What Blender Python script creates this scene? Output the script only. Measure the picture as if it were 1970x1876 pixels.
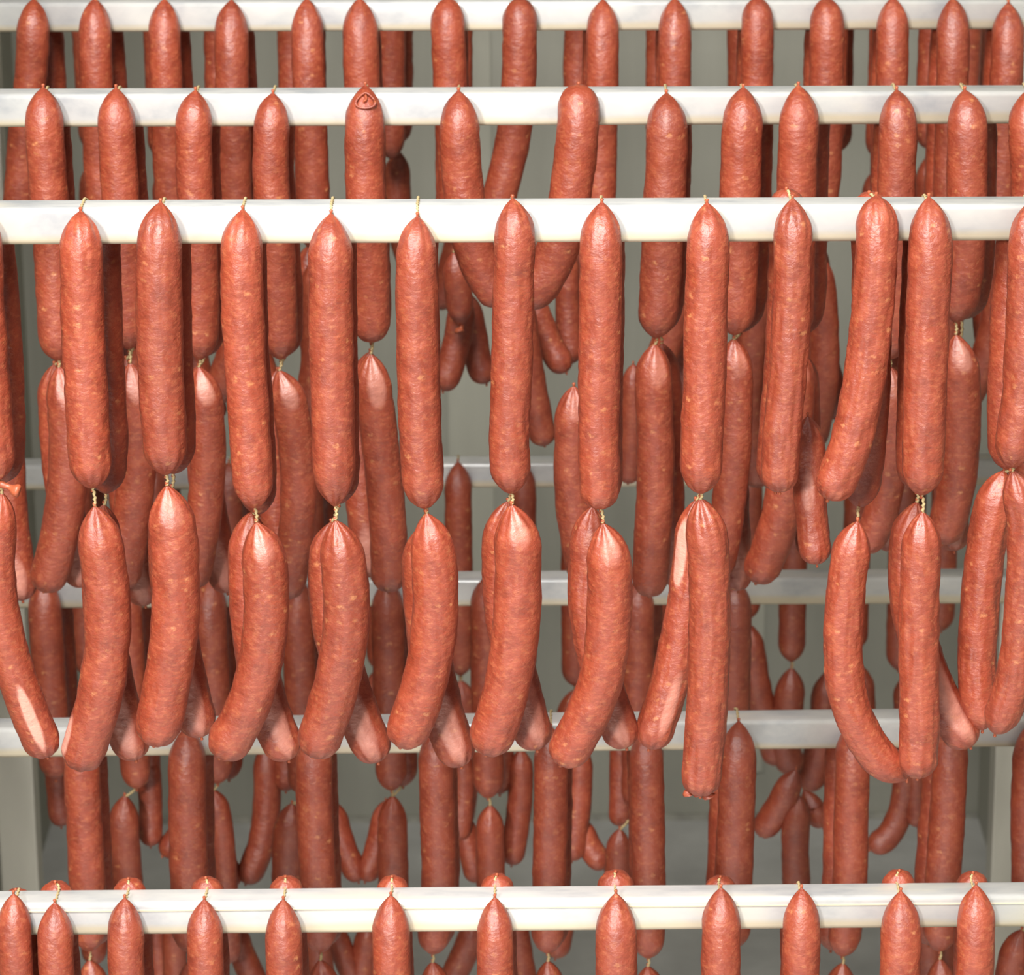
import bpy, math, random
from mathutils import Vector, Matrix, noise

for o in list(bpy.data.objects):
    bpy.data.objects.remove(o)
sc = bpy.context.scene
COL = sc.collection
random.seed(11)

# ------------------------------------------------------------------ camera
FPX, CX, CY, YH, ROLL = 7200.0, 985.0, 938.0, -1500.0, math.radians(0.4)
FLOOR_Z = 0.0
CAM = Vector((0.0, 0.0, 1.75))
PITCH = math.atan((CY - YH) / FPX)
FWD = Vector((0, math.cos(PITCH), -math.sin(PITCH)))
_u = Vector((0, math.sin(PITCH), math.cos(PITCH)))
_r = Vector((1, 0, 0))
RIGHT = math.cos(ROLL) * _r - math.sin(ROLL) * _u
UP = math.cos(ROLL) * _u + math.sin(ROLL) * _r
cam = bpy.data.cameras.new('camera')
cam.sensor_fit = 'HORIZONTAL'
cam.sensor_width = 36.0
cam.lens = FPX / 1970.0 * 36.0
cam.clip_start = 0.05
cam.dof.use_dof = True
cam.dof.focus_distance = 2.2
cam.dof.aperture_fstop = 22.0
cam_o = bpy.data.objects.new('camera', cam)
COL.objects.link(cam_o)
m3 = Matrix((RIGHT, UP, -FWD)).transposed()
cam_o.matrix_world = Matrix.Translation(CAM) @ m3.to_4x4()
sc.camera = cam_o

# ------------------------------------------------------------------ world, lamps, exposure
w = bpy.data.worlds.new('world')
sc.world = w
w.use_nodes = True
w.node_tree.nodes['Background'].inputs[0].default_value = (0.95, 0.97, 1.0, 1)
w.node_tree.nodes['Background'].inputs[1].default_value = 0.02


def area(name, loc, target, sx, sy, power, col):
    l = bpy.data.lights.new(name, 'AREA')
    l.shape = 'RECTANGLE'
    l.size, l.size_y = sx, sy
    l.energy = power
    l.color = col
    o = bpy.data.objects.new(name, l)
    COL.objects.link(o)
    o.location = loc
    o.rotation_euler = (Vector(target) - Vector(loc)).to_track_quat('-Z', 'Y').to_euler()
    return o


area('room_ceiling_lamp', (-0.95, -1.3, 2.3), (0.0, 2.4, 1.0), 0.40, 0.36, 112, (1.0, 0.97, 0.93))
area('doorway_ceiling_lamp', (-0.42, 0.35, 3.15), (-0.42, 0.3501, 0.0), 0.7, 1.9, 215, (1.0, 0.98, 0.95))
sc.view_settings.view_transform = 'Standard'
sc.view_settings.look = 'None'
sc.view_settings.gamma = 1.0
sc.view_settings.use_curve_mapping = False
sc.view_settings.exposure = 0.0


# ------------------------------------------------------------------ pixel helpers
def ray(u, v):
    return FWD + (u - CX) / FPX * RIGHT - (v - CY) / FPX * UP


def on_y(u, v, Y):
    q = ray(u, v)
    return CAM + q * (Y / q.y)


# ------------------------------------------------------------------ materials
def nodes(name):
    m = bpy.data.materials.new(name)
    m.use_nodes = True
    nt = m.node_tree
    return m, nt, nt.nodes['Principled BSDF']


def N(nt, t, **kw):
    n = nt.nodes.new(t)
    for k, v in kw.items():
        if k in n.inputs:
            n.inputs[k].default_value = v
        else:
            setattr(n, k, v)
    return n


def ramp(nt, src, stops):
    r = nt.nodes.new('ShaderNodeValToRGB')
    el = r.color_ramp.elements
    while len(el) > len(stops):
        el.remove(el[-1])
    while len(el) < len(stops):
        el.new(0.5)
    for e, (p, c) in zip(el, stops):
        e.position = p
        e.color = c if len(c) == 4 else (*c, 1)
    nt.links.new(src, r.inputs[0])
    return r


def mixc(nt, fac, a, b, blend='MIX'):
    n = nt.nodes.new('ShaderNodeMix')
    n.data_type = 'RGBA'
    n.blend_type = blend
    for sock, val in ((0, fac), (6, a), (7, b)):
        if isinstance(val, (int, float)):
            n.inputs[sock].default_value = val
        elif isinstance(val, tuple):
            n.inputs[sock].default_value = (*val, 1)
        else:
            nt.links.new(val, n.inputs[sock])
    return n.outputs[2]


def mat_sausage():
    m, nt, b = nodes('smoked_sausage_casing')
    L = nt.links.new
    geo = N(nt, 'ShaderNodeNewGeometry')
    info = N(nt, 'ShaderNodeObjectInfo')
    # large mottling of the smoked casing
    n1 = N(nt, 'ShaderNodeTexNoise', Scale=75.0, Detail=4.0, Roughness=0.6)
    L(geo.outputs['Position'], n1.inputs['Vector'])
    base = ramp(nt, n1.outputs['Fac'], [(0.25, (0.205, 0.029, 0.011)), (0.5, (0.280, 0.043, 0.016)), (0.75, (0.350, 0.066, 0.026))])
    # meat and fat grain
    mp = N(nt, 'ShaderNodeMapping')
    mp.inputs['Scale'].default_value = (1.0, 1.0, 1.45)
    L(geo.outputs['Position'], mp.inputs['Vector'])
    n2 = N(nt, 'ShaderNodeTexNoise', Scale=230.0, Detail=3.0, Roughness=0.65)
    L(mp.outputs[0], n2.inputs['Vector'])
    f2 = ramp(nt, n2.outputs['Fac'], [(0.50, (0, 0, 0)), (0.80, (0.55, 0.55, 0.55))])
    c = mixc(nt, f2.outputs[0], base.outputs[0], (0.51, 0.155, 0.062))
    # distinct fat specks
    v = N(nt, 'ShaderNodeTexVoronoi', Scale=120.0, Randomness=1.0)
    wv = N(nt, 'ShaderNodeTexNoise', Scale=420.0, Detail=2.0)
    L(geo.outputs['Position'], wv.inputs['Vector'])
    wm = N(nt, 'ShaderNodeVectorMath', operation='MULTIPLY_ADD')
    wm.inputs[1].default_value = (0.006, 0.006, 0.006)
    L(wv.outputs['Color'], wm.inputs[0])
    L(mp.outputs[0], wm.inputs[2])
    L(wm.outputs[0], v.inputs['Vector'])
    sp = ramp(nt, v.outputs['Distance'], [(0.06, (1, 1, 1)), (0.32, (0, 0, 0))])
    pick = N(nt, 'ShaderNodeSeparateColor')
    L(v.outputs['Color'], pick.inputs[0])
    gate = ramp(nt, pick.outputs[0], [(0.72, (0, 0, 0)), (0.92, (0.50, 0.50, 0.50))])
    mul = N(nt, 'ShaderNodeMath', operation='MULTIPLY')
    L(sp.outputs[0], mul.inputs[0])
    L(gate.outputs[0], mul.inputs[1])
    c = mixc(nt, mul.outputs[0], c, (0.70, 0.31, 0.12))
    # pale patches: unsmoked where links touched; on upper tips, highlights painted in
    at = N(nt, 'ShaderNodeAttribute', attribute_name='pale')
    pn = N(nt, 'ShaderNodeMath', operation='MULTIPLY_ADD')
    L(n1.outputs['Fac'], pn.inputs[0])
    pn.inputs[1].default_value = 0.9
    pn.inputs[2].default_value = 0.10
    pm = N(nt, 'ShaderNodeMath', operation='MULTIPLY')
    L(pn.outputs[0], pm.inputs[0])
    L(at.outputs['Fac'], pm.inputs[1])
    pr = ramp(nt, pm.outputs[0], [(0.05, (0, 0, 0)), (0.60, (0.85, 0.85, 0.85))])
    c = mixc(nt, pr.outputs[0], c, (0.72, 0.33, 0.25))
    # each link a little different
    hs = N(nt, 'ShaderNodeHueSaturation')
    mr = N(nt, 'ShaderNodeMapRange')
    mr.inputs[3].default_value = 0.90
    mr.inputs[4].default_value = 1.10
    L(info.outputs['Random'], mr.inputs[0])
    L(mr.outputs[0], hs.inputs['Value'])
    L(c, hs.inputs['Color'])
    L(hs.outputs[0], b.inputs['Base Color'])
    n3 = N(nt, 'ShaderNodeTexNoise', Scale=60.0, Detail=2.0)
    L(geo.outputs['Position'], n3.inputs['Vector'])
    rr = ramp(nt, n3.outputs['Fac'], [(0.3, (0.42, 0.42, 0.42)), (0.7, (0.56, 0.56, 0.56))])
    L(rr.outputs[0], b.inputs['Roughness'])
    b.inputs['Specular IOR Level'].default_value = 0.85
    b.inputs['Coat Weight'].default_value = 0.18
    b.inputs['Coat Roughness'].default_value = 0.52
    b.inputs['Subsurface Weight'].default_value = 0.06
    b.inputs['Subsurface Radius'].default_value = (0.006, 0.0022, 0.0012)
    b.inputs['Subsurface Scale'].default_value = 0.6
    bu = N(nt, 'ShaderNodeBump', Strength=0.6, Distance=0.0015)
    nb = N(nt, 'ShaderNodeTexNoise', Scale=190.0, Detail=4.0, Roughness=0.6)
    L(mp.outputs[0], nb.inputs['Vector'])
    L(nb.outputs['Fac'], bu.inputs['Height'])
    L(bu.outputs[0], b.inputs['Normal'])
    L(bu.outputs[0], b.inputs['Coat Normal'])
    return m


def mat_rail():
    m, nt, b = nodes('worn_aluminium_rail')
    L = nt.links.new
    geo = N(nt, 'ShaderNodeNewGeometry')
    mp = N(nt, 'ShaderNodeMapping')
    mp.inputs['Scale'].default_value = (9.0, 30.0, 14.0)
    L(geo.outputs['Position'], mp.inputs['Vector'])
    n = N(nt, 'ShaderNodeTexNoise', Scale=2.2, Detail=5.0, Roughness=0.6)
    L(mp.outputs[0], n.inputs['Vector'])
    base = ramp(nt, n.outputs['Fac'], [(0.30, (0.47, 0.485, 0.50)), (0.48, (0.62, 0.62, 0.605)), (0.70, (0.72, 0.71, 0.67))])
    # smoke-yellow grease stains
    n2 = N(nt, 'ShaderNodeTexNoise', Scale=1.1, Detail=3.0)
    L(mp.outputs[0], n2.inputs['Vector'])
    st = ramp(nt, n2.outputs['Fac'], [(0.60, (0, 0, 0)), (0.80, (0.5, 0.5, 0.5))])
    c = mixc(nt, st.outputs[0], base.outputs[0], (0.76, 0.68, 0.44))
    # yellowed grease along the lower edge
    tc = N(nt, 'ShaderNodeTexCoord')
    sx = N(nt, 'ShaderNodeSeparateXYZ')
    L(tc.outputs['Object'], sx.inputs[0])
    n3 = N(nt, 'ShaderNodeTexNoise', Scale=0.9, Detail=2.0)
    L(mp.outputs[0], n3.inputs['Vector'])
    ad = N(nt, 'ShaderNodeMath', operation='MULTIPLY_ADD')
    L(n3.outputs['Fac'], ad.inputs[0])
    ad.inputs[1].default_value = -0.008
    L(sx.outputs['Z'], ad.inputs[2])
    lo = ramp(nt, ad.outputs[0], [(0.0, (0.55, 0.55, 0.55)), (0.0015, (0, 0, 0))])
    c = mixc(nt, lo.outputs[0], c, (0.70, 0.56, 0.30))
    L(c, b.inputs['Base Color'])
    b.inputs['Metallic'].default_value = 0.25
    rr = ramp(nt, n.outputs['Fac'], [(0.3, (0.34, 0.34, 0.34)), (0.7, (0.46, 0.46, 0.46))])
    L(rr.outputs[0], b.inputs['Roughness'])
    return m


def mat_simple(name, col, rough=0.6, metal=0.0, var=0.15, scale=12.0, stretch=(1, 1, 1)):
    m, nt, b = nodes(name)
    L = nt.links.new
    geo = N(nt, 'ShaderNodeNewGeometry')
    mp = N(nt, 'ShaderNodeMapping')
    mp.inputs['Scale'].default_value = stretch
    L(geo.outputs['Position'], mp.inputs['Vector'])
    n = N(nt, 'ShaderNodeTexNoise', Scale=scale, Detail=4.0, Roughness=0.6)
    L(mp.outputs[0], n.inputs['Vector'])
    a = tuple(x * (1 - var) for x in col)
    z = tuple(min(1, x * (1 + var)) for x in col)
    r = ramp(nt, n.outputs['Fac'], [(0.3, a), (0.7, z)])
    L(r.outputs[0], b.inputs['Base Color'])
    b.inputs['Roughness'].default_value = rough
    b.inputs['Metallic'].default_value = metal
    return m


M_SAUS = mat_sausage()
M_RAIL = mat_rail()
M_TWINE = mat_simple('tan_twine', (0.50, 0.38, 0.19), 0.9, 0, 0.25, 900)
M_CASING = mat_simple('dried_casing_end', (0.40, 0.095, 0.04), 0.4, 0, 0.2, 300)
M_POST = mat_simple('trolley_steel', (0.60, 0.58, 0.50), 0.45, 0.25, 0.10, 14, (1, 1, 0.3))
M_WALL = mat_simple('chamber_steel_wall', (0.40, 0.395, 0.335), 0.5, 0.2, 0.10, 7, (3.0, 3.0, 0.25))
M_SEAM = mat_simple('wall_seam_cover', (0.49, 0.485, 0.41), 0.4, 0.35, 0.08, 9, (3, 3, 0.3))
M_FLOOR = mat_simple('grey_chamber_floor', (0.56, 0.56, 0.54), 0.5, 0.1, 0.16, 9)
M_JOINT = mat_simple('grey_joint_sealant', (0.36, 0.35, 0.30), 0.7, 0, 0.45, 25)
M_DARK = mat_simple('dark_joint_sealant', (0.16, 0.14, 0.11), 0.7, 0, 0.5, 60)


# ------------------------------------------------------------------ mesh helpers
def mesh_obj(name, verts, faces, mat, parent=None, smooth=False, loc=(0, 0, 0)):
    me = bpy.data.meshes.new(name)
    me.from_pydata(verts, [], faces)
    me.materials.append(mat)
    if smooth:
        me.polygons.foreach_set('use_smooth', [True] * len(me.polygons))
    me.update()
    o = bpy.data.objects.new(name, me)
    COL.objects.link(o)
    o.location = loc
    if parent:
        o.parent = parent
    return o


def box(x0, x1, y0, y1, z0, z1):
    v = [(x0, y0, z0), (x1, y0, z0), (x1, y1, z0), (x0, y1, z0), (x0, y0, z1), (x1, y0, z1), (x1, y1, z1), (x0, y1, z1)]
    f = [(0, 3, 2, 1), (4, 5, 6, 7), (0, 1, 5, 4), (1, 2, 6, 5), (2, 3, 7, 6), (3, 0, 4, 7)]
    return v, f


def bevel(o, wd, seg=2):
    b = o.modifiers.new('bevel', 'BEVEL')
    b.width = wd
    b.segments = seg
    b.limit_method = 'ANGLE'


def tag(o, label, cat, group=None):
    o['label'] = label
    o['category'] = cat
    if group:
        o['group'] = group


def struct(name, v, f, mat, loc=(0, 0, 0)):
    o = mesh_obj(name, v, f, mat, loc=loc)
    o['kind'] = 'structure'
    return o


def frame_at(d):
    d = d.normalized()
    a = Vector((0, 1, 0)) if abs(d.y) < 0.9 else Vector((1, 0, 0))
    s = d.cross(a).normalized()
    return s, s.cross(d).normalized()


def tube(path, r, seg=6):
    vs, fs = [], []
    n = len(path)
    for i, p in enumerate(path):
        d = path[min(i + 1, n - 1)] - path[max(i - 1, 0)]
        s, t = frame_at(d)
        rr = r[i] if isinstance(r, (list, tuple)) else r
        for k in range(seg):
            a = 2 * math.pi * k / seg
            vs.append(tuple(p + rr * (math.cos(a) * s + math.sin(a) * t)))
    for i in range(n - 1):
        for k in range(seg):
            k2 = (k + 1) % seg
            fs.append((i * seg + k, i * seg + k2, (i + 1) * seg + k2, (i + 1) * seg + k))
    fs.append(tuple(range(seg - 1, -1, -1)))
    fs.append(tuple((n - 1) * seg + k for k in range(seg)))
    return vs, fs


def catmull(pts, n):
    P = [pts[0] * 2 - pts[1]] + list(pts) + [pts[-1] * 2 - pts[-2]]
    out = []
    for i in range(1, len(P) - 2):
        for k in range(n):
            t = k / n
            a, b, c, d = P[i - 1], P[i], P[i + 1], P[i + 2]
            out.append(0.5 * ((2 * b) + (c - a) * t + (2 * a - 5 * b + 4 * c - d) * t * t + (3 * b - a - 3 * c + d) * t ** 3))
    out.append(pts[-1].copy())
    return out


class Curve:
    def __init__(self, pts):
        self.p = catmull(pts, 14)
        self.s = [0.0]
        for a, b in zip(self.p, self.p[1:]):
            self.s.append(self.s[-1] + (b - a).length)
        self.L = self.s[-1]

    def at(self, s):
        s = min(max(s, 0), self.L)
        lo, hi = 0, len(self.s) - 1
        while hi - lo > 1:
            m = (lo + hi) // 2
            if self.s[m] <= s:
                lo = m
            else:
                hi = m
        d = self.s[hi] - self.s[lo]
        t = (s - self.s[lo]) / d if d > 1e-9 else 0
        return self.p[lo].lerp(self.p[hi], t)


ENDS = {  # style: (taper length in radii, exponent inside, exponent outside)
    'p': (2.0, 2.0, 0.86),   # pointed, drawn up by the twine
    'q': (1.45, 2.0, 0.70),   # blunt point
    'r': (1.10, 2.0, 0.52),   # rounded
}


def end_profile(style, s, R):
    Lr, a, b = ENDS[style]
    u = min(1.0, s / (Lr * R))
    return max(0.0, 1 - (1 - u) ** a) ** b, u


def sausage_mesh(pts, R, top, bot, seed, patches=(), SEG=28, wr=0.012):
    """One continuous casing along a centre line; returns vertices relative to the upper tip."""
    c = Curve(pts)
    L = c.L
    ks = []
    m = 11
    for i in range(m):
        ks.append(2.0 * R * (i / m) ** 1.8)
    body = max(8, int((L - 4 * R) / (0.30 * R)))
    for i in range(body + 1):
        ks.append(2 * R + (L - 4 * R) * i / body)
    for i in range(m - 1, -1, -1):
        ks.append(L - 2.0 * R * (i / m) ** 1.8)
    o0 = pts[0]
    vs, fs = [], []
    off = Vector((seed * 3.17, seed * 1.71, seed * 0.37))
    npl = 7 + seed % 4
    pale = []
    for i, s in enumerate(ks):
        p = c.at(s)
        d = c.at(s + 0.0015) - c.at(s - 0.0015)
        sd, tt = frame_at(d)
        f1, u1 = end_profile(top, s, R)
        f2, u2 = end_profile(bot, L - s, R)
        f = min(f1, f2)
        f = max(f, 0.055)
        u = min(u1, u2)
        belly = 1.0 + 0.035 * math.sin(math.pi * s / L)
        q0 = p * 55 + off
        wob = (noise.noise(Vector((q0.x * .2, q0.y * .2, q0.z))) * 0.035)
        for k in range(SEG):
            a = 2 * math.pi * k / SEG
            dr = math.cos(a) * sd + math.sin(a) * tt
            lump = noise.noise((p + dr * R) * 110 + off) * 0.042 + noise.noise((p + dr * R) * 300 + off) * 0.022
            pl = 0.085 * (1 - u) ** 1.2 * math.cos(npl * a + seed) if u < 1 else 0.0
            lump += wr * (1 - 2.2 * abs(noise.noise(Vector((math.cos(a) * 3.0, math.sin(a) * 3.0, s * 38)) + off)))
            r = R * f * (belly + wob + (lump if f > 0.2 else 0) + pl)
            v = p + dr * r - o0
            vs.append((v.x, v.y, v.z))
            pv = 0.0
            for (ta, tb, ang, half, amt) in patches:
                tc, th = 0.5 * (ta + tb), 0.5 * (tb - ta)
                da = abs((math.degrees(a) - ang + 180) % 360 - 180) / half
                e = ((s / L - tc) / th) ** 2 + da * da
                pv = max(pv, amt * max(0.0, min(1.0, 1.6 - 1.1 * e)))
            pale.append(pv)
    n = len(ks)
    for i in range(n - 1):
        for k in range(SEG):
            k2 = (k + 1) % SEG
            fs.append((i * SEG + k, i * SEG + k2, (i + 1) * SEG + k2, (i + 1) * SEG + k))
    fs.append(tuple(range(SEG - 1, -1, -1)))
    fs.append(tuple((n - 1) * SEG + k for k in range(SEG)))
    return vs, fs, pale


# ------------------------------------------------------------------ the setting: smoking chamber
WALL_Y, WALL_X, CEIL = 3.97, 0.535, 2.25
v, f = box(-0.70, 0.70, WALL_Y, WALL_Y + 0.05, 0, CEIL)
wall_back = struct('wall_back', v, f, M_WALL)
for x, wd in ((-0.36, 0.03), (-0.045, 0.05), (0.27, 0.03)):
    v, f = box(x - wd / 2, x + wd / 2, WALL_Y - 0.004, WALL_Y + 0.002, 0.06, CEIL)
    mesh_obj('seam_strip', v, f, M_SEAM, parent=wall_back)
v, f = box(-WALL_X - 0.05, -WALL_X, 1.75, WALL_Y, 0, CEIL)
struct('wall_left', v, f, M_WALL)
v, f = box(WALL_X, WALL_X + 0.05, 1.75, WALL_Y, 0, CEIL)
struct('wall_right', v, f, M_WALL)
v, f = box(-2.5, 2.5, -2.0, WALL_Y + 0.05, -0.05, 0)
floor = struct('floor', v, f, M_FLOOR)
v, f = box(-WALL_X - 0.05, WALL_X + 0.05, 2.05, WALL_Y + 0.05, CEIL, CEIL + 0.05)
struct('ceiling', v, f, M_WALL)
# sealant joint at the foot of the back wall
v, f = box(-WALL_X, WALL_X, WALL_Y - 0.004, WALL_Y, 0.0, 0.007)
struct('baseboard_back', v, f, M_JOINT)

# ------------------------------------------------------------------ rails
RH, RD = 0.0225, 0.0225
RAIL_YC = {}
RAILS = {  # front-face bottom edge in pixels at x=0 and x=1970, depth of the front face
    'A': (473, 465, 2.130), 'B': (246.5, 240, 2.431), 'C': (63.5, 58, 2.738), 'D': (-88, -93, 3.035),
    'H': (1803, 1786, 2.130), 'G': (1460, 1439, 2.418), 'F': (1173, 1163, 2.710), 'E': (945, 935, 2.998),
}
TIER = {'A': ('upper', 'front'), 'B': ('upper', 'second'), 'C': ('upper', 'third'), 'D': ('upper', 'rear'),
        'H': ('lower', 'front'), 'G': ('lower', 'second'), 'F': ('lower', 'third'), 'E': ('lower', 'rear')}
RAIL_LOOK = {
    'A': 'front steel rail of the upper tier, holding the nearest full chains of sausages',
    'B': 'second steel rail of the upper tier, with grey wear marks, behind the front one',
    'C': 'third steel rail of the upper tier, behind the one with grey wear marks',
    'D': 'rear steel rail of the upper tier, nearest the chamber back wall',
    'H': 'front steel rail of the lower tier, with a fine groove line below its top edge',
    'G': 'second steel rail of the lower tier, behind the hanging ends of the long chains',
    'F': 'third steel rail of the lower tier, glimpsed between the bent sausages',
    'E': 'rear steel rail of the lower tier, nearest the chamber back wall'}
RAIL_TOP = {}
for k, (l, r, Y) in RAILS.items():
    a, b = on_y(0, l, Y), on_y(1970, r, Y)
    sl = (b.z - a.z) / (b.x - a.x)
    zc = a.z - a.x * sl
    XL = 0.462
    rad = 0.0035
    prof = []
    for (cy, cz, a0) in ((RD - rad, rad, -90), (RD - rad, RH - rad, 0), (rad, RH - rad, 90), (rad, rad, 180)):
        for q in range(5):
            an = math.radians(a0 + 22.5 * q)
            prof.append((cy + rad * math.cos(an), cz + rad * math.sin(an)))
    vs, fs = [], []
    n = len(prof)
    for X in (-XL, XL):
        for (py, pz) in prof:
            vs.append((X, py - RD / 2, pz + X * sl))
    for i in range(n):
        j = (i + 1) % n
        fs.append((i, j, n + j, n + i))
    fs.append(tuple(range(n - 1, -1, -1)))
    fs.append(tuple(range(n, 2 * n)))
    o = mesh_obj('hanging_rail', vs, fs, M_RAIL, loc=(0, Y + RD / 2, zc))
    for p in o.data.polygons:
        p.use_smooth = len(p.vertices) == 4
    tag(o, RAIL_LOOK[k], 'rail', 'steel rails the sausages hang from')
    if k == 'H':  # shallow crease along the face near the top
        vs, fs = box(-XL, XL, -0.0006, 0.0006, -0.0004, 0.0004)
        vs = [(x, y, z + x * sl) for (x, y, z) in vs]
        g = mesh_obj('face_crease', vs, fs, M_RAIL, parent=o, loc=(0, -RD / 2, RH - 0.0052))
    RAIL_YC[k] = Y + RD / 2
    RAIL_TOP[k] = (zc + RH, sl)

# ------------------------------------------------------------------ trolley frame
tro = bpy.data.objects.new('smoking_trolley', None)
COL.objects.link(tro)
tro.location = (0, 2.6, 0)
tag(tro, 'pale steel smoking trolley whose side bars carry the sausage rails', 'trolley')


def tbox(name, x0, x1, y0, y1, z0, z1, mat=M_POST):
    v, f = box(x0, x1, y0 - 2.6, y1 - 2.6, z0, z1)
    o = mesh_obj(name, v, f, mat, parent=tro)
    bevel(o, 0.002)
    return o


PX = 0.428
for s in (-1, 1):
    xa, xb = sorted((s * PX, s * (PX + 0.034)))
    for y0 in (2.045, 3.075):
        tbox('post', xa, xb, y0, y0 + 0.034, 0.10, 1.75)
    for key in ('A', 'H'):
        z = min(RAIL_TOP[q][0] - RH - abs(RAIL_TOP[q][1]) * 0.46 for q in (('A', 'B', 'C', 'D') if key == 'A' else ('E', 'F', 'G', 'H')))
        tbox('side_bar', xa, xb, 2.079, 3.075, z - 0.034, z - 0.004)
        for q in (('A', 'B', 'C', 'D') if key == 'A' else ('E', 'F', 'G', 'H')):
            zr = RAIL_TOP[q][0] - RH + RAIL_TOP[q][1] * s * (PX + 0.017)
            tbox('rail_seat', xa + 0.004, xb - 0.004, RAIL_YC[q] - RD / 2, RAIL_YC[q] + RD / 2, z - 0.005, zr - 0.0001)
    tbox('base_bar', xa, xb, 2.079, 3.075, 0.12, 0.15)
for y0 in (2.05, 3.08):
    tbox('cross_bar', -PX, PX, y0, y0 + 0.024, 0.12, 0.15)
for sx in (-1, 1):
    for y in (2.062, 3.092):
        v, f = tube([Vector((sx * (PX + 0.017) - 0.014, y - 2.6, 0.052)), Vector((sx * (PX + 0.017) + 0.014, y - 2.6, 0.052))], 0.051, 20)
        mesh_obj('caster_wheel', v, f, M_DARK, parent=tro)
        v, f = box(sx * (PX + 0.017) - 0.017, sx * (PX + 0.017) + 0.017, y - 2.6 - 0.012, y - 2.6 + 0.012, 0.05, 0.105)
        mesh_obj('caster_fork', v, f, M_POST, parent=tro)

# ------------------------------------------------------------------ sausages
COUNT = 0
ROWTXT = {}


def make_sausage(P, R, top, bot, label, group, seed, patches=(), wr=0.012):
    vs, fs, pale = sausage_mesh(P, R, top, bot, seed, patches, 56 if patches or wr > 0.02 else 28, wr)
    o = mesh_obj('sausage', vs, fs, M_SAUS, smooth=True, loc=P[0])
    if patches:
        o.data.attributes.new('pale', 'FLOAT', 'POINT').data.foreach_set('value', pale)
    tag(o, label or '', 'sausage', group)
    SHAPES[o.name] = shape_word(P)
    return o


def add_twine(o, path, r=0.0009, name='twine'):
    base = o.location.copy()
    pts = catmull(path, 6)
    rr = [r * (1.0 + 0.25 * math.sin(i * 2.1)) for i in range(len(pts))]
    jit = [p + Vector((0.0004 * math.sin(i * 2.4), 0.0002 * math.cos(i * 2.4), 0)) for i, p in enumerate(pts)]
    v, f = tube(jit, rr, 6)
    v = [(a - base.x, b - base.y, c - base.z) for a, b, c in v]
    return mesh_obj(name, v, f, M_TWINE, parent=o, smooth=True)


def plane_y(row, side, R):
    yc = RAIL_YC[row]
    return yc - RD / 2 - R - 0.0006 if side == 'f' else yc + RD / 2 + R + 0.0006


def radius_px(wpx, u, v, Y):
    q = ray(u, v)
    return 0.5 * wpx / FPX * (Y / q.y)


LABELS = {}
TIPS = {}
SHAPES = {}


ORD = 'first second third fourth fifth sixth seventh eighth ninth tenth eleventh twelfth thirteenth fourteenth fifteenth sixteenth seventeenth eighteenth nineteenth twentieth'.split()
ORD += ['twenty-' + o for o in ORD[:9]] + ['thirtieth'] + ['thirty-' + o for o in ORD[:9]] + ['fortieth']


def shape_word(P):
    d = P[-1] - P[0]
    curve = max((p - (P[0] + d * ((p - P[0]).dot(d) / d.length_squared))).length for p in P[1:])
    return 'straight' if curve < 0.0045 else ('slightly bent' if curve < 0.012 else 'curved')


def label_all():
    """Place of each link on its rail, counted from the left chamber wall."""
    for (row, side, link), lst in TIPS.items():
        tier, pos = TIER[row]
        where = 'front side' if side == 'f' else 'back side'
        for k, (o, a, b, R) in enumerate(sorted(lst, key=lambda e: e[1].x)):
            if o.get('label'):
                continue
            kind = 'top' if link == 1 else 'lower'
            o['label'] = '%s %s sausage, %s of %s %s rail, %s from left wall' % (SHAPES[o.name], kind, where, pos, tier, ORD[k])


def add(row, side, link, wpx, pts, top='p', bot='q', note=None, Yextra=0.0, lean=None, patches=(), wr=0.012):
    """pts are (px, py) along the centre line; depth comes from the rail the chain hangs on."""
    global COUNT
    COUNT += 1
    Y0 = plane_y(row, side, 0.013)
    mu, mv = pts[len(pts) // 2]
    R = radius_px(wpx, mu, mv, Y0) / 1.035
    Yp = plane_y(row, side, R) + Yextra
    P = []
    n = len(pts)
    sgn = 1 if side == 'f' else -1
    if lean is None:
        lean = 0.010 if link == 2 else 0.0
    for i, (x, y) in enumerate(pts):
        t = i / (n - 1)
        Y = Yp + sgn * lean * t * t
        if link == 1 and i == 0:
            Y += sgn * (R - 0.0022)
        P.append(on_y(x, y, Y))
    lab = note
    tier, pos = TIER[row]
    grp = 'sausage links on the %s rail of the %s tier' % (pos, tier)
    o = make_sausage(P, R, top, bot, lab, grp, COUNT, patches, wr)
    TIPS.setdefault((row, side, link), []).append((o, P[0], P[-1], R))
    return o, P, R


def add3(row, side, link, wpx, P, R, top, bot, note=None):
    global COUNT
    COUNT += 1
    lab = note
    tier, pos = TIER[row]
    o = make_sausage(P, R, top, bot, lab, 'sausage links on the %s rail of the %s tier' % (pos, tier), COUNT)
    TIPS.setdefault((row, side, link), []).append((o, P[0], P[-1], R))
    return o


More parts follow.
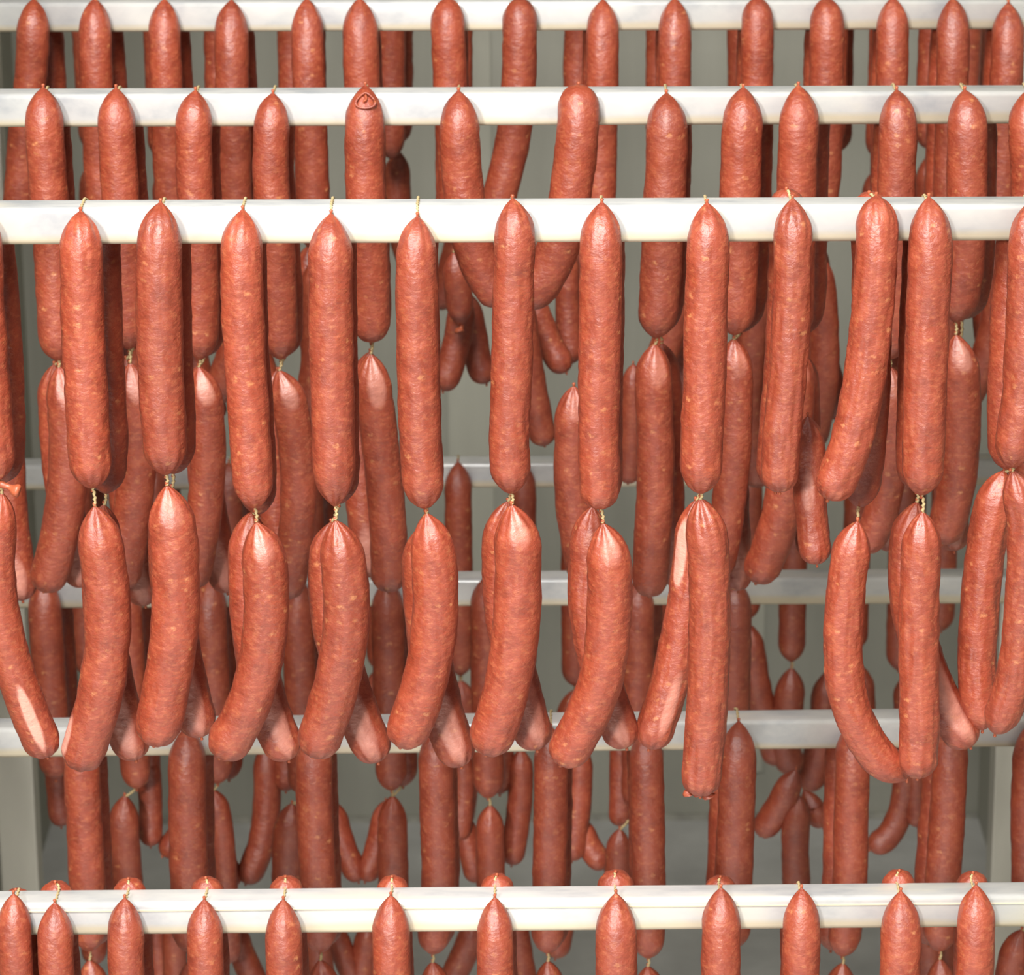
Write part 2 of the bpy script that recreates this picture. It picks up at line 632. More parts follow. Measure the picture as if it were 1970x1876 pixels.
def hang_from(row, side, x, ytop, wpx, L1, L2=None, swing=0.0, dx=0.0, top='p', bow=0.0):
    """A chain built from its top tip: straight upper link, bent lower link (metres)."""
    Y0 = plane_y(row, side, 0.013)
    R = radius_px(wpx, x, ytop + 150, Y0) / 1.035
    Yp = plane_y(row, side, R)
    sgn = 1 if side == 'f' else -1
    t0 = on_y(x, ytop, Yp + sgn * (R - 0.0022))
    if L1 > 5:  # given as the pixel row of the lower tip
        L1 = t0.z - on_y(x, L1, Yp).z
    P = []
    for i in range(6):
        t = i / 5
        P.append(Vector((t0.x + dx * t + bow * math.sin(math.pi * t), (t0.y if i == 0 else Yp), t0.z - L1 * t)))
    add3(row, side, 1, wpx, P, R, top, 'q')
    if L2:
        b = P[-1] + Vector((0, 0, -0.006))
        Q = []
        for i in range(7):
            t = i / 6
            Q.append(Vector((b.x + swing * (t ** 2) - 0.25 * swing * math.sin(math.pi * t), b.y + sgn * 0.010 * t * t, b.z - L2 * t * (1 - 0.06 * t))))
        add3(row, side, 2, wpx, Q, R * 0.98, 'p', 'r')


# ---- front rail of the upper tier (A): traced front links
A1 = [
    (84, [(-42, 395), (-38, 480), (-32, 620), (-20, 780), (-12, 870), (-4, 925)], 'p', 'q'),
    (84, [(155, 405), (156, 480), (160, 640), (166, 760), (171, 850), (178, 940)], 'p', 'q'),
    (88, [(309, 388), (306, 480), (307, 640), (311, 760), (316, 840), (319, 914)], 'p', 'q'),
    (80, [(467, 402), (465, 490), (468, 640), (476, 760), (482, 860), (490, 978)], 'p', 'q'),
    (84, [(637, 410), (636, 500), (637, 650), (640, 780), (642, 870), (645, 976)], 'p', 'p'),
    (80, [(803, 415), (801, 500), (803, 650), (806, 780), (810, 880), (818, 979)], 'p', 'q'),
    (78, [(986, 381), (991, 460), (988, 550), (985, 700), (980, 850), (984, 950)], 'p', 'q'),
    (80, [(1158, 388), (1156, 480), (1155, 600), (1152, 750), (1152, 880), (1155, 979)], 'p', 'r'),
    (82, [(1360, 389), (1362, 480), (1358, 600), (1355, 740), (1350, 850), (1348, 950)], 'p', 'q'),
    (73, [(1525, 381), (1526, 470), (1523, 590), (1517, 700), (1508, 800), (1501, 880), (1500, 946)], 'p', 'r'),
    (80, [(1686, 376), (1687, 470), (1680, 580), (1667, 700), (1650, 800), (1628, 880), (1592, 960)], 'q', 'r'),
    (83, [(1787, 378), (1790, 480), (1785, 600), (1780, 750), (1777, 850), (1773, 953)], 'p', 'q'),
    (82, [(1985, 386), (1981, 480), (1977, 600), (1970, 750), (1956, 840), (1944, 900)], 'p', 'q'),
]
A1N = {6: 'sausage with a creased pointed tip reaching the top edge of the front upper rail',
       9: 'slender wrinkled sausage leaning on the front upper rail, beside the strongly bent one',
       10: 'sausage bent sideways like a banana, hanging from the front rail of the upper tier'}
for i, (wp, pts, t, b) in enumerate(A1):
    add('A', 'f', 1, wp, pts, t, b, A1N.get(i), wr=0.055 if i in (9, 10) else (0.032 if i >= 6 else 0.022))
# back links of the same chains
A1B = [(-8, 0, 925), (36, 4, 950), (20, -6, 912), (10, 0, 990), (10, 0, 970), (4, 0, 975), (-2, 0, 940), (8, 0, 972), (2, 0, 940), (-12, 22, 945),
       (-14, 14, 930), (-14, 0, 945), (-28, 0, 908)]
for i, ((dx, bump, yb), (wp, pts, t, b)) in enumerate(zip(A1B, A1)):
    yt = 366 if i == 9 else (373 if i == 10 else 400)
    n = len(pts)
    q = [(pts[0][0] + dx, yt)] + [(x + dx, y) for x, y in pts[1:-1]] + [(pts[-1][0] + dx * 0.7, yb)]
    if i == 0:
        q = [(-16, 400), (-12, 480), (0, 620), (7, 760), (8, 860), (2, 930)]
    if i == 12:
        q = [(1962, 400), (1955, 480), (1945, 600), (1940, 720), (1938, 820), (1943, 905)]
    if i == 10:
        q = [(1672, 373), (1676, 470), (1678, 590), (1676, 700), (1671, 800), (1663, 890), (1652, 976)]
    add('A', 'b', 1, wp * 0.96, q, 'r' if i in (9, 10) else 'p', 'q')

A2F = [
    (76, [(4, 948), (-8, 1040), (-5, 1140), (13, 1240), (45, 1340), (92, 1455)], 'p', 'r', 'sausage curving down to the right with a pale unsmoked patch near its end'),
    (88, [(182, 973), (196, 1060), (206, 1150), (206, 1240), (192, 1340), (168, 1420), (150, 1478)], 'p', 'r', None),
    (92, [(321, 933), (334, 1040), (338, 1140), (333, 1240), (316, 1340), (296, 1432)], 'p', 'r', None),
    (86, [(493, 1004), (509, 1080), (512, 1180), (500, 1280), (472, 1370), (422, 1456)], 'p', 'r', None),
    (88, [(645, 1000), (660, 1080), (667, 1180), (655, 1280), (632, 1370), (602, 1454)], 'p', 'r', None),
    (88, [(820, 986), (833, 1060), (838, 1150), (830, 1250), (806, 1350), (770, 1435)], 'p', 'r', None),
    (90, [(984, 970), (995, 1040), (996, 1150), (988, 1250), (968, 1350), (934, 1450)], 'p', 'r', None),
    (86, [(1160, 1006), (1172, 1080), (1172, 1180), (1160, 1290), (1128, 1380), (1078, 1470)], 'p', 'r', None),
    (78, [(1347, 958), (1362, 1050), (1365, 1150), (1364, 1260), (1359, 1380), (1350, 1480), (1347, 1530)], 'p', 'r', 'long straight sausage ending free in a ragged torn tip'),
    (72, [(1512, 955), (1500, 1000), (1488, 1050), (1470, 1100)], 'p', 'r', None),
    (74, [(1650, 1002), (1634, 1080), (1624, 1180), (1623, 1280), (1640, 1370), (1685, 1450), (1745, 1500)], 'p', 'p', 'long C-curved sausage sweeping under the straight link beside it'),
    (76, [(1775, 984), (1772, 1060), (1767, 1180), (1768, 1300), (1769, 1400), (1765, 1496)], 'p', 'r', None),
    (72, [(1948, 903), (1972, 990), (1974, 1090), (1967, 1200), (1950, 1310), (1914, 1412)], 'p', 'q', None),
]
for i, (wp, pts, t, b, note) in enumerate(A2F):
    if i == 9:
        continue
    pa = {0: [(0.70, 0.94, 281, 16, 1.9)], 1: [(0.80, 0.97, 200, 20, 1.5)]}.get(i, [(0.02, 0.14, 280, 34, 0.40)] if i in (1, 2, 3, 6, 7) else ())  # end patches are unsmoked casing; upper-tip patches are painted highlights
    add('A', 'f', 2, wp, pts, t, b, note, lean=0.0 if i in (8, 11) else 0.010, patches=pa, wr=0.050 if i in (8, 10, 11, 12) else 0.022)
A2B = [
    (78, [(200, 970), (195, 1060), (200, 1180), (214, 1290), (236, 1380), (262, 1462)], 'p', 'r', None),
    (78, [(330, 938), (325, 1050), (331, 1150), (346, 1250), (366, 1340), (388, 1418)], 'p', 'r', None),
    (78, [(484, 984), (478, 1080), (482, 1180), (496, 1280), (519, 1370), (556, 1462)], 'p', 'r', None),
    (80, [(637, 1004), (633, 1090), (640, 1190), (662, 1290), (692, 1380), (728, 1466)], 'p', 'r', None),
    (80, [(815, 1008), (814, 1090), (818, 1180), (832, 1280), (855, 1380), (888, 1474)], 'p', 'r', None),
    (78, [(977, 964), (967, 1040), (968, 1150), (985, 1250), (1008, 1350), (1034, 1442)], 'p', 'r', None),
    (74, [(1140, 974), (1134, 1050), (1130, 1150), (1144, 1250), (1168, 1340), (1206, 1438)], 'p', 'r', None),
    (74, [(1338, 962), (1334, 1050), (1326, 1130), (1312, 1210), (1292, 1300), (1268, 1380), (1248, 1440)], 'p', 'r',
     'sausage swinging left beside the torn-ended one, pale streak on its shoulder'),
    (76, [(1764, 965), (1748, 1060), (1750, 1150), (1774, 1260), (1812, 1350), (1868, 1436)], 'p', 'r', 'glossy sausage end poking out right beside a straight link, front upper rail'),
    (74, [(1932, 904), (1908, 990), (1892, 1090), (1883, 1200), (1880, 1300), (1890, 1405)], 'p', 'q', None),
    (62, [(1554, 800), (1556, 870), (1558, 950), (1564, 1020), (1572, 1086)], 'p', 'r', 'wrinkled sausage end with a pale patch, beneath the banana-bent sausage'),
]
for i, (wp, pts, t, b, note) in enumerate(A2B):
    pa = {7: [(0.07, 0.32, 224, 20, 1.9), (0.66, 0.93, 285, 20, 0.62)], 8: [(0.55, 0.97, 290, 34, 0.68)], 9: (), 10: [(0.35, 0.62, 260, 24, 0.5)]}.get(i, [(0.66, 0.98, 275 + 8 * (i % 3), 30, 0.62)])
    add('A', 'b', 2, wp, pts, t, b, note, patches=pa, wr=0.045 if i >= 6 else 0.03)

# ---- second rail of the upper tier (B)
B1 = [
    (75, [(83, 167), (85, 235), (91, 340), (102, 480), (108, 600), (112, 694)], 'p', 'q'),
    (73, [(223, 168), (224, 235), (229, 340), (238, 480), (244, 580), (248, 672)], 'p', 'q'),
    (72, [(376, 173), (373, 240), (374, 340), (382, 480), (386, 590), (384, 692)], 'p', 'q'),
    (70, [(525, 178), (522, 245), (521, 340), (532, 480), (538, 600), (540, 692)], 'p', 'q'),
    (76, [(703, 163), (702, 240), (702, 340), (709, 480), (713, 570), (714, 658)], 'p', 'r'),
    (78, [(882, 174), (884, 240), (888, 330), (901, 430), (928, 520), (972, 585)], 'p', 'r'),
    (82, [(1113, 163), (1112, 240), (1102, 340), (1085, 440), (1052, 525), (1006, 588)], 'r', 'r'),
    (80, [(1282, 178), (1283, 240), (1281, 340), (1274, 480), (1269, 560), (1262, 651)], 'p', 'q'),
    (79, [(1430, 167), (1428, 240), (1425, 340), (1421, 470), (1417, 560), (1412, 645)], 'p', 'q'),
    (76, [(1536, 163), (1537, 240), (1533, 340), (1531, 470), (1530, 560), (1530, 650)], 'p', 'q'),
    (74, [(1725, 172), (1728, 240), (1725, 340), (1724, 480), (1718, 600), (1711, 692)], 'p', 'q'),
    (78, [(1856, 172), (1861, 240), (1860, 340), (1857, 480), (1848, 560), (1837, 620)], 'p', 'q'),
    (78, [(1978, 172), (1978, 240), (1984, 340), (1986, 480), (1984, 560), (1978, 640)], 'p', 'q'),
]
B1N = {4: 'sausage with a puckered dimple in its tip, on the second upper rail',
       5: 'sausage curving right at its foot to meet its neighbour in a U, second upper rail',
       6: 'blunt round-topped sausage curving left at its foot, second upper rail'}
for i, (wp, pts, t, b) in enumerate(B1):
    add('B', 'f', 1, wp, pts, t, b, B1N.get(i))
BDX = [14, 18, 16, 12, 4, 8, -6, 10, 22, 24, -12, 20, 10]
for i, (wp, pts, t, b) in enumerate(B1):
    if i in (5, 6):
        continue
    dx = BDX[i]
    q = [(pts[0][0] + dx, 190)] + [(x + dx, y) for x, y in pts[1:-1]] + [(pts[-1][0] + dx * 0.6, pts[-1][1] - 6)]
    add('B', 'b', 1, wp * 0.96, q, 'p', 'q')
B2F = [
    (76, [(113, 704), (128, 780), (132, 880), (124, 980), (105, 1070), (84, 1136)], 'p', 'r'),
    (74, [(250, 698), (262, 790), (264, 890), (254, 990), (240, 1080), (232, 1130)], 'p', 'r'),
    (68, [(382, 704), (396, 780), (400, 880), (394, 980), (380, 1070), (366, 1130)], 'p', 'r'),
    (70, [(537, 712), (558, 780), (572, 880), (574, 980), (562, 1080), (548, 1150)], 'p', 'r'),
    (72, [(713, 680), (720, 760), (731, 850), (742, 950), (748, 1050), (748, 1137)], 'p', 'r'),
    (72, [(1104, 742), (1102, 830), (1102, 930), (1112, 1030), (1130, 1120)], 'p', 'r'),
    (72, [(1260, 660), (1257, 740), (1261, 850), (1260, 950), (1254, 1050), (1249, 1146)], 'p', 'r'),
    (66, [(1412, 650), (1416, 740), (1413, 850), (1404, 950), (1392, 1040), (1378, 1110)], 'p', 'r'),
    (76, [(1530, 662), (1528, 780), (1514, 920), (1494, 1020), (1454, 1120)], 'p', 'r'),
    (66, [(1712, 704), (1716, 800), (1712, 900), (1694, 990), (1662, 1060)], 'p', 'r'),
    (76, [(1839, 643), (1847, 720), (1849, 830), (1838, 940), (1812, 1045)], 'p', 'r'),
    (70, [(1978, 650), (1985, 760), (1985, 900), (1975, 1050)], 'p', 'r'),
]
for i, (wp, pts, t, b) in enumerate(B2F):
    add('B', 'f', 2, wp, pts, t, b, 'sausage whose pointed tip shows a painted-in highlight, second upper rail, lower link' if i == 4 else None,
        patches=[(0.015, 0.20 if i == 4 else 0.15, 285, 32, 0.60 if i < 5 or i == 10 else 0.35)])  # highlight on each upper tip, painted into the casing colour
B2B = [
    (68, [(16, 800), (14, 900), (22, 1010), (44, 1155)]),
    (68, [(104, 700), (108, 800), (118, 920), (136, 1020), (160, 1130)]),
    (68, [(242, 690), (236, 800), (240, 920), (256, 1050), (280, 1165)]),
    (64, [(384, 700), (384, 800), (392, 900), (410, 1010), (438, 1140)]),
    (64, [(533, 712), (526, 800), (526, 900), (532, 1000), (552, 1120)]),
    (68, [(712, 676), (702, 770), (696, 880), (700, 980), (716, 1110)]),
    (60, [(1274, 660), (1282, 760), (1284, 880), (1288, 1000), (1296, 1126)]),
    (62, [(1412, 650), (1408, 760), (1408, 880), (1412, 1000), (1420, 1136)]),
    (60, [(1545, 680), (1548, 800), (1552, 900), (1556, 990), (1562, 1075)]),
    (62, [(1704, 700), (1694, 800), (1690, 900), (1698, 980), (1716, 1060)]),
    (66, [(1848, 650), (1838, 760), (1830, 880), (1830, 980), (1836, 1060)]),
]
for i, (wp, pts) in enumerate(B2B):
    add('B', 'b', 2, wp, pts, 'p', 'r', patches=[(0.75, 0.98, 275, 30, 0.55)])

# ---- third rail of the upper tier (C)
CT = [(65, -3, 63), (182, -4, 64), (316, -3, 63), (445, -1, 66), (590, -4, 65), (692, -5, 70), (862, -5, 66), (1000, -6, 67), (1160, -2, 63), (1298, -5, 64),
      (1457, -6, 62), (1590, -5, 67), (1718, -7, 64), (1833, -5, 64), (1940, 4, 64)]
CB = [22, 22, 16, 10, 4, 6, 8, -4, -8, -6, -8, -8, -8, -8, -10]
for i, (x, y, wp) in enumerate(CT):
    if i == 0:
        add('C', 'f', 1, wp, [(65, -3), (64, 60), (60, 140), (48, 250), (38, 370), (34, 440)], 'p', 'q')
    elif i == 6:
        add('C', 'f', 1, wp, [(862, -5), (862, 60), (866, 160), (872, 280), (876, 380), (876, 470)], 'q', 'q')
        add('C', 'f', 2, 54, [(872, 484), (880, 540), (886, 628)], 'p', 'p', 'short sausage stub ending in a cut casing tail, third upper rail')
    elif i == 7:
        add('C', 'f', 1, wp, [(1000, -6), (1000, 60), (998, 150), (988, 260), (968, 350), (945, 440)], 'q', 'r')
    elif i == 10:
        add('C', 'f', 1, wp, [(1457, -6), (1457, 60), (1456, 160), (1454, 280), (1454, 400), (1456, 505)], 'q', 'q')
        add('C', 'f', 2, 58, [(1460, 524), (1452, 620), (1440, 720), (1440, 830), (1462, 936)], 'p', 'r')
    elif i == 11:
        add('C', 'f', 1, wp, [(1590, -5), (1591, 60), (1590, 160), (1588, 280), (1580, 390), (1572, 475)], 'q', 'q')
        add('C', 'f', 2, 58, [(1573, 488), (1580, 560), (1586, 650), (1582, 750), (1562, 862)], 'p', 'r')
    elif i == 4:
        hang_from('C', 'f', x, y, wp, 0.190, 0.150, -0.012, 0.002)
    else:
        hang_from('C', 'f', x, y, wp, 0.172 + 0.012 * random.random(), 0.140 if i not in (5, 8) else None, -0.022, 0.003 * random.uniform(-1, 1))
    if i not in (7,):
        hang_from('C', 'b', x + CB[i], 14, wp * 0.96, 0.170 + 0.012 * random.random(), 0.150 if i not in (5, 6, 8) else None, 0.022, 0.003 * random.uniform(-1, 1))
add('C', 'b', 2, 54, [(892, 560), (882, 640), (868, 700), (852, 752)], 'p', 'r')
add('C', 'b', 2, 54, [(896, 560), (908, 630), (920, 690), (936, 738)], 'p', 'r', Yextra=0.03)
add('C', 'b', 2, 52, [(1018, 560), (1040, 620), (1062, 670), (1090, 716)], 'p', 'r')
add('C', 'b', 2, 50, [(1088, 470), (1092, 550), (1094, 630), (1098, 700)], 'p', 'r', Yextra=0.03)
add('C', 'f', 2, 54, [(1000, 560), (1012, 660), (1028, 760), (1048, 856)], 'p', 'r')
add('C', 'f', 2, 50, [(1218, 700), (1218, 780), (1214, 860), (1208, 928)], 'p', 'r')

# ---- rear rail of the upper tier (D)
DX = [158, 300, 420, 560, 752, 882, 1115, 1272, 1424, 1606, 1705, 1802, 1864]
for i, x in enumerate(DX):
    L2 = 0.135 if i in (0, 1, 2, 5, 6, 10, 11, 13) else None
    hang_from('D', 'f', x, -112 + 6 * random.random(), 57, 0.166 + 0.014 * random.random(), L2, -0.02 if i % 2 else 0.02, 0.004 * random.uniform(-1, 1))
    if i % 2 == 0 or i > 8:
        hang_from('D', 'b', x + 14, -104, 55, 0.166 + 0.012 * random.random(), 0.13 if i % 4 == 0 else None, 0.02, 0.003 * random.uniform(-1, 1))

# ---- front rail of the lower tier (H)
HT = [(26, 1719, 66), (105, 1736, 70), (240, 1727, 71), (393, 1730, 70), (545, 1730, 71), (752, 1722, 74), (952, 1726, 72), (1185, 1718, 80), (1387, 1707, 76),
      (1542, 1708, 72), (1733, 1714, 78), (1878, 1702, 74)]
HB = [(30, 1715, 58), (106, 1700, 62), (247, 1694, 62), (396, 1692, 62), (549, 1690, 60), (754, 1690, 60), (956, 1686, 62), (1184, 1680, 74), (1386, 1690, 58),
      (1535, 1706, 60), (1730, 1678, 62), (1872, 1682, 60)]
for (x, y, wp) in HT:
    hang_from('H', 'f', x, y, wp, 0.178, None, 0, (985 - x) * 1e-6)
for (x, y, wp) in HB:
    hang_from('H', 'b', x, y, max(wp, 66), 0.165, None, 0, 0.004, top='r')

# ---- second rail of the lower tier (G)
G1 = [
    (70, [(154, 1392), (157, 1470), (162, 1580), (168, 1700), (172, 1830)]),
    (74, [(360, 1396), (360, 1480), (361, 1580), (364, 1700), (366, 1832)]),
    (71, [(604, 1392), (604, 1480), (606, 1580), (612, 1700), (616, 1832)]),
    (68, [(838, 1396), (839, 1480), (842, 1580), (844, 1700), (832, 1836)]),
    (66, [(1060, 1398), (1060, 1480), (1059, 1580), (1057, 1700), (1053, 1834)]),
    (66, [(1243, 1398), (1244, 1480), (1246, 1580), (1248, 1700), (1247, 1844)]),
    (73, [(1421, 1387), (1419, 1460), (1416, 1570), (1411, 1700), (1408, 1826)]),
    (67, [(1641, 1388), (1640, 1480), (1637, 1580), (1635, 1700), (1620, 1840)]),
    (69, [(1830, 1388), (1827, 1480), (1822, 1580), (1813, 1700), (1808, 1830)]),
    (74, [(1985, 1388), (1984, 1480), (1982, 1580), (1982, 1700), (1980, 1780)]),
]
for i, (wp, pts) in enumerate(G1):
    add('G', 'f', 1, wp, pts, 'p', 'q')
GDX = [16, 16, 12, 8, 10, -6, -18, -22, -22, 10]
for dx, (wp, pts) in zip(GDX, G1):
    add('G', 'b', 1, wp * 0.95, [(pts[0][0] + dx, 1404)] + [(x + dx, y) for x, y in pts[1:-1]] + [(pts[-1][0] + dx, pts[-1][1] - 12)], 'p', 'q')
for wp, pts in [
    (62, [(172, 1846), (178, 1900), (170, 2000), (150, 2140)]), (64, [(368, 1846), (372, 1920), (366, 2020), (345, 2150)]),
    (64, [(616, 1846), (626, 1920), (620, 2020), (600, 2150)]), (62, [(832, 1850), (838, 1920), (832, 2020), (812, 2150)]),
    (62, [(1054, 1848), (1058, 1920), (1052, 2020), (1030, 2150)]), (62, [(1246, 1858), (1250, 1930), (1245, 2030), (1225, 2150)]),
    (62, [(1622, 1852), (1614, 1920), (1606, 2020), (1590, 2150)]), (62, [(1808, 1844), (1812, 1920), (1806, 2020), (1790, 2150)]),
    (64, [(1966, 1788), (1950, 1850), (1938, 1950), (1930, 2080)]),
]:
    add('G', 'f', 2, wp, pts, 'p', 'r')

# ---- third rail of the lower tier (F)
FT = [(85, 1108, 65, 1500), (243, 1112, 60, 1518), (403, 1106, 64, 1508), (572, 1110, 62, 1532), (745, 1112, 63, 1521), (935, 1108, 62, 1536), (1228, 1112, 62, 1560), (1415, 1112, 64, 1540)]
for (x, y, wp, yb) in FT:
    hang_from('F', 'f', x, y, wp, yb, None, 0, (985 - x) * 3e-6)
for (x, y, wp, yb) in FT:
    if x != 1415:
        hang_from('F', 'b', x + 18, y + 14, wp * 0.95, yb - 8, None, 0, 0.002)
F2 = [
    ('f', 60, [(240, 1530), (238, 1610), (246, 1710), (250, 1860)]),
    ('f', 50, [(410, 1518), (424, 1590), (432, 1690), (442, 1850)]),
    ('b', 46, [(284, 1440), (289, 1530), (290, 1628)]),
    ('b', 52, [(362, 1560), (345, 1610), (312, 1646)]),
    ('b', 54, [(512, 1430), (514, 1530), (504, 1620), (472, 1700)]),
    ('b', 50, [(396, 1560), (420, 1640), (456, 1704)]),
    ('f', 60, [(562, 1545), (554, 1620), (552, 1710), (548, 1850)]),
    ('b', 48, [(550, 1400), (551, 1460), (550, 1522)]),
    ('b', 46, [(640, 1540), (656, 1610), (690, 1696)]),
    ('b', 46, [(742, 1540), (728, 1620), (702, 1696)]),
    ('f', 58, [(755, 1530), (755, 1610), (757, 1710), (760, 1850)]),
    ('b', 44, [(888, 1440), (892, 1520), (884, 1616)]),
    ('b', 44, [(886, 1560), (900, 1620), (918, 1698)]),
    ('f', 55, [(943, 1548), (943, 1620), (945, 1710), (948, 1850)]),
    ('b', 48, [(1002, 1440), (1000, 1540), (984, 1664)]),
    ('b', 50, [(1116, 1430), (1114, 1530), (1100, 1656)]),
    ('b', 48, [(1112, 1570), (1132, 1625), (1164, 1672)]),
    ('b', 48, [(1196, 1400), (1196, 1480), (1194, 1590)]),
    ('f', 50, [(1192, 1594), (1190, 1640), (1188, 1710), (1186, 1850)]),
    ('f', 54, [(1537, 1530), (1530, 1610), (1532, 1710), (1534, 1850)]),
    ('f', 54, [(1532, 1480), (1502, 1545), (1462, 1606)]),
    ('b', 44, [(1546, 1520), (1562, 1550), (1584, 1592)]),
    ('b', 50, [(1746, 1450), (1738, 1540), (1712, 1604), (1672, 1634)]),
    ('b', 46, [(1764, 1440), (1764, 1520), (1766, 1592)]),
    ('b', 46, [(105, 1440), (112, 1520), (118, 1590)]),
    # deeper ends seen under the front rail of the lower tier
    ('b', 50, [(186, 1720), (184, 1790), (180, 1856)]),
    ('b', 48, [(300, 1730), (304, 1810), (318, 1930)]),
    ('f', 48, [(338, 1740), (336, 1820), (338, 1930)]),
    ('b', 50, [(446, 1770), (468, 1840), (506, 1920)]),
    ('f', 50, [(606, 1760), (614, 1840), (626, 1930)]),
    ('b', 46, [(636, 1770), (662, 1840), (700, 1920)]),
    ('b', 48, [(712, 1770), (700, 1840), (688, 1920)]),
    ('b', 52, [(918, 1760), (900, 1820), (862, 1900)]),
    ('b', 48, [(990, 1750), (1000, 1830), (1018, 1930)]),
    ('b', 50, [(1082, 1700), (1080, 1780), (1068, 1844)]),
    ('f', 50, [(1790, 1760), (1790, 1830), (1792, 1930)]),
    ('b', 46, [(1816, 1770), (1816, 1830), (1812, 1930)]),
]
for s, wp, pts in F2:
    add('F', s, 2, wp, pts, 'p', 'r')

# ---- rear rail of the lower tier (E)
ET = [(150, 1300), (296, 1262), (440, 1330), (596, 1340), (724, 1290), (881, 1300), (1005, 1300), (1105, 1320), (1262, 1252), (1440, 1192), (1528, 1273), (1650, 1252),
      (1738, 1290), (1818, 1214)]
for i, (x, yb) in enumerate(ET):
    hang_from('E', 'f', x, 888, 53, yb, None, 0, 0.0)
    if i in (0, 1, 2, 3, 4, 12):
        hang_from('E', 'b', x + 22, 900, 52, 1300, None, 0, 0.0)
E2 = [
    ('f', 54, [(886, 1308), (894, 1380), (896, 1480), (884, 1590)]),
    ('f', 54, [(1106, 1326), (1094, 1400), (1090, 1480), (1098, 1600)]),
    ('f', 58, [(1523, 1284), (1518, 1350), (1508, 1420), (1526, 1486)]),
    ('b', 58, [(1592, 1290), (1586, 1380), (1574, 1450), (1554, 1522)]),
    ('f', 52, [(1440, 1200), (1452, 1290), (1470, 1380), (1496, 1470)]),
    ('f', 48, [(1655, 1280), (1660, 1360), (1652, 1460)]),
    ('f', 48, [(1740, 1300), (1744, 1380), (1748, 1470)]),
    ('f', 50, [(284, 1290), (282, 1370), (286, 1450)]),
    ('f', 50, [(724, 1290), (722, 1370), (730, 1460)]),
]
for s, wp, pts in E2:
    add('E', s, 2, wp, pts, 'p', 'r')

# ------------------------------------------------------------------ twine, knots and casing ends
def over_rail(row):
    """Each top front link hangs on a twine that passes over its rail to the link behind."""
    top, sl = RAIL_TOP[row]
    yc = RAIL_YC[row]
    backs = TIPS.get((row, 'b', 1), [])
    for o, a, b, R in TIPS.get((row, 'f', 1), []):
        zt = top + a.x * sl
        best = None
        for o2, a2, b2, R2 in backs:
            if abs(a2.x - a.x) < 0.022 and (best is None or abs(a2.x - a.x) < abs(best.x - a.x)):
                best = a2
        xe = a.x
        path = [a + Vector((0, 0.0005, -0.0015)), Vector((a.x, yc - RD / 2 - 0.0012, max(a.z + 0.001, zt - 0.004) if a.z < zt - 0.004 else a.z + 0.0005))]
        path += [Vector((xe, yc - RD / 2 + 0.0016, zt + 0.0004)), Vector((xe, yc, zt + 0.0007))]
        if best is not None:
            path += [Vector((xe, yc + RD / 2 - 0.0016, zt + 0.0006)), Vector((0.7 * xe + 0.3 * best.x, yc + RD / 2 + 0.0014, zt - 0.002 if best.z < zt - 0.002 else best.z)), best + Vector((0, 0, -0.0015))]
        else:
            path += [Vector((xe, yc + RD / 2 + 0.0008, zt - 0.001)), Vector((xe, yc + RD / 2 + 0.001, zt - 0.015))]
        add_twine(o, path, 0.00072, 'twine')


for r in RAILS:
    over_rail(r)
for row in RAILS:
    for side in 'fb':
        ups = TIPS.get((row, side, 1), [])
        for o, a, b, R in TIPS.get((row, side, 2), []):
            best = None
            for o1, a1, b1, R1 in ups:
                d = (b1 - a).length
                if d < 0.022 and (best is None or d < (best - a).length):
                    best = b1
            if best is not None and (best - a).length > 0.001:
                m = best.lerp(a, 0.5) + Vector((0.0008, -0.0006, 0))
                add_twine(o, [best + Vector((0, 0, 0.0015)), m, a + Vector((0, 0, -0.0015))], 0.00095, 'twine_tie')


def casing_tail(o, p, d, L=0.010, r=0.0022, mat=None):
    base = o.location
    d = d.normalized()
    side = Vector((1, 0, 0))
    pts = [p - d * 0.003, p + d * L * 0.3 + side * 0.0006, p + d * L * 0.7 - side * 0.0004, p + d * L]
    v, f = tube(catmull(pts, 3), [r * k for k in (0.6, 0.7, 0.55, 0.5, 0.6, 0.8, 1.0, 1.15, 1.2, 1.0)], 8)
    v = [(a - base.x, b - base.y, c - base.z) for a, b, c in v]
    return mesh_obj('casing_end', v, f, mat or M_CASING, parent=o, smooth=True)


# gathered casing nubs at both ends of every link
for (row, side, link), lst in TIPS.items():
    for o, a, b, R in lst:
        k = R / 0.0130
        pts = [(o.location + Vector(o.data.vertices[0].co)), ]
        base = o.location
        nring = len(o.data.vertices)
        for p, dz, nm in ((a, 1, 'top_nub'), (b, -1, 'bottom_nub')):
            q = [p + Vector((0, 0, -dz * 0.0010)), p + Vector((0, 0, dz * 0.0004)), p + Vector((0, 0, dz * 0.0014)), p + Vector((0, 0, dz * 0.0021))]
            v, f = tube(q, [0.0011 * k, 0.0009 * k, 0.0013 * k, 0.0008 * k], 8)
            v = [(x - base.x, y - base.y, z - base.z) for x, y, z in v]
            mesh_obj(nm, v, f, M_CASING, parent=o, smooth=True)
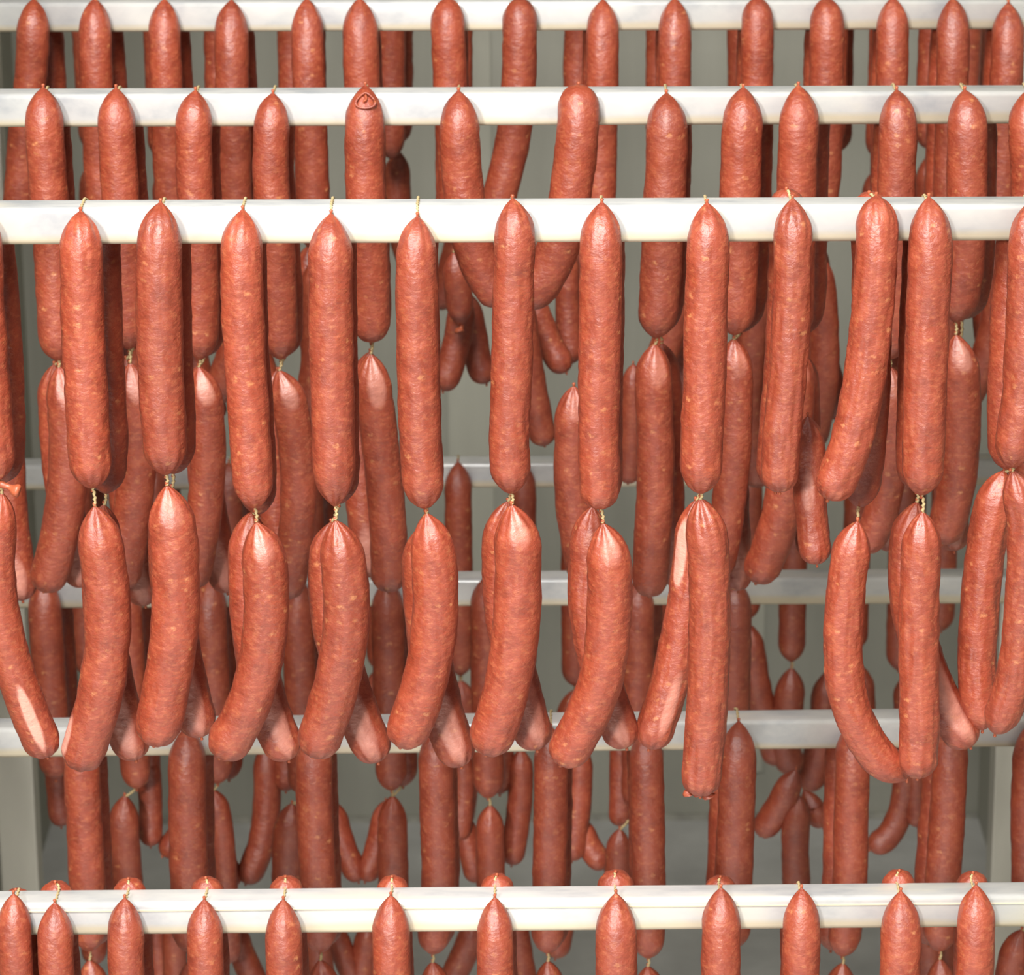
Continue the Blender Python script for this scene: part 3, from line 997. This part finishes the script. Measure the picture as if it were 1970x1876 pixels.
# puckered mouth in the tip of one sausage on the second upper rail
o, a, b, R = TIPS[('B', 'f', 1)][4]
base = o.location
cen = on_y(703, 194, a.y - 0.0170)
ring = [cen + Vector((0.0060 * math.cos(t) * (1 - 0.45 * math.sin(t)), -0.0012 - 0.0016 * math.sin(t) , 0.0042 * math.sin(t))) for t in [2 * math.pi * i / 20 for i in range(21)]]
ring = [p + Vector((0, 0.0055 * (p.z - cen.z) / 0.0042 + 0.0020, 0)) for p in ring]
v, f = tube(ring, 0.0008, 8)
mesh_obj('casing_pucker', [(x - base.x, y - base.y, z - base.z) for x, y, z in v], f, M_SAUS, parent=o, smooth=True)
casing_tail(o, cen + Vector((0, 0.002, 0.001)), Vector((0, -1, -0.9)), 0.0025, 0.0013)
# casing twists that join the feet of neighbouring chains
for row in 'AB':
    for o, a, b, R in TIPS[(row, 'f', 2)]:
        best = None
        for o2, a2, b2, R2 in TIPS[(row, 'b', 2)]:
            d = (b2 - b).length
            if d < 0.027 and (best is None or d < (best - b).length):
                best = b2
        if best is not None:
            base = o.location
            up = Vector((0, 0, 0.002))
            m = b.lerp(best, 0.5) + Vector((0, -0.001, 0.001))
            v, f = tube(catmull([b + up, b.lerp(m, 0.6), m, best.lerp(m, 0.6), best + up], 3), 0.0011, 6)
            v = [(p - base.x, q - base.y, r - base.z) for p, q, r in v]
            mesh_obj('casing_twist', v, f, M_CASING, parent=o, smooth=True)
o, a, b, R = TIPS[('A', 'f', 2)][8]
for dx, L in ((-0.006, 0.004), (0.000, 0.004), (0.005, 0.006)):
    casing_tail(o, b + Vector((dx, -0.001, 0.005)), Vector((dx * 20, 0, -1)), L, 0.0036, M_SAUS)
o, a, b, R = TIPS[('A', 'f', 1)][0]
casing_tail(o, b + Vector((0.003, -0.002, -0.002)), Vector((1, -0.2, -0.35)), 0.011, 0.0036)
o, a, b, R = TIPS[('C', 'f', 2)][[e[0]['label'].startswith('short sausage stub') for e in TIPS[('C', 'f', 2)]].index(True)]
casing_tail(o, b + Vector((0, -0.002, 0.001)), Vector((-0.1, -0.5, -1)), 0.005, 0.0034)
o, a, b, R = TIPS[('A', 'f', 2)][9]
o2, a2, b2, R2 = TIPS[('A', 'b', 1)][10]
add_twine(o, [a + Vector((0, 0, -0.0015)), a.lerp(b2, 0.3) + Vector((0, 0, 0.004)), b2.lerp(a, 0.2), b2 + Vector((0, 0, 0.0015))], 0.0009, 'twine_tie')
label_all()
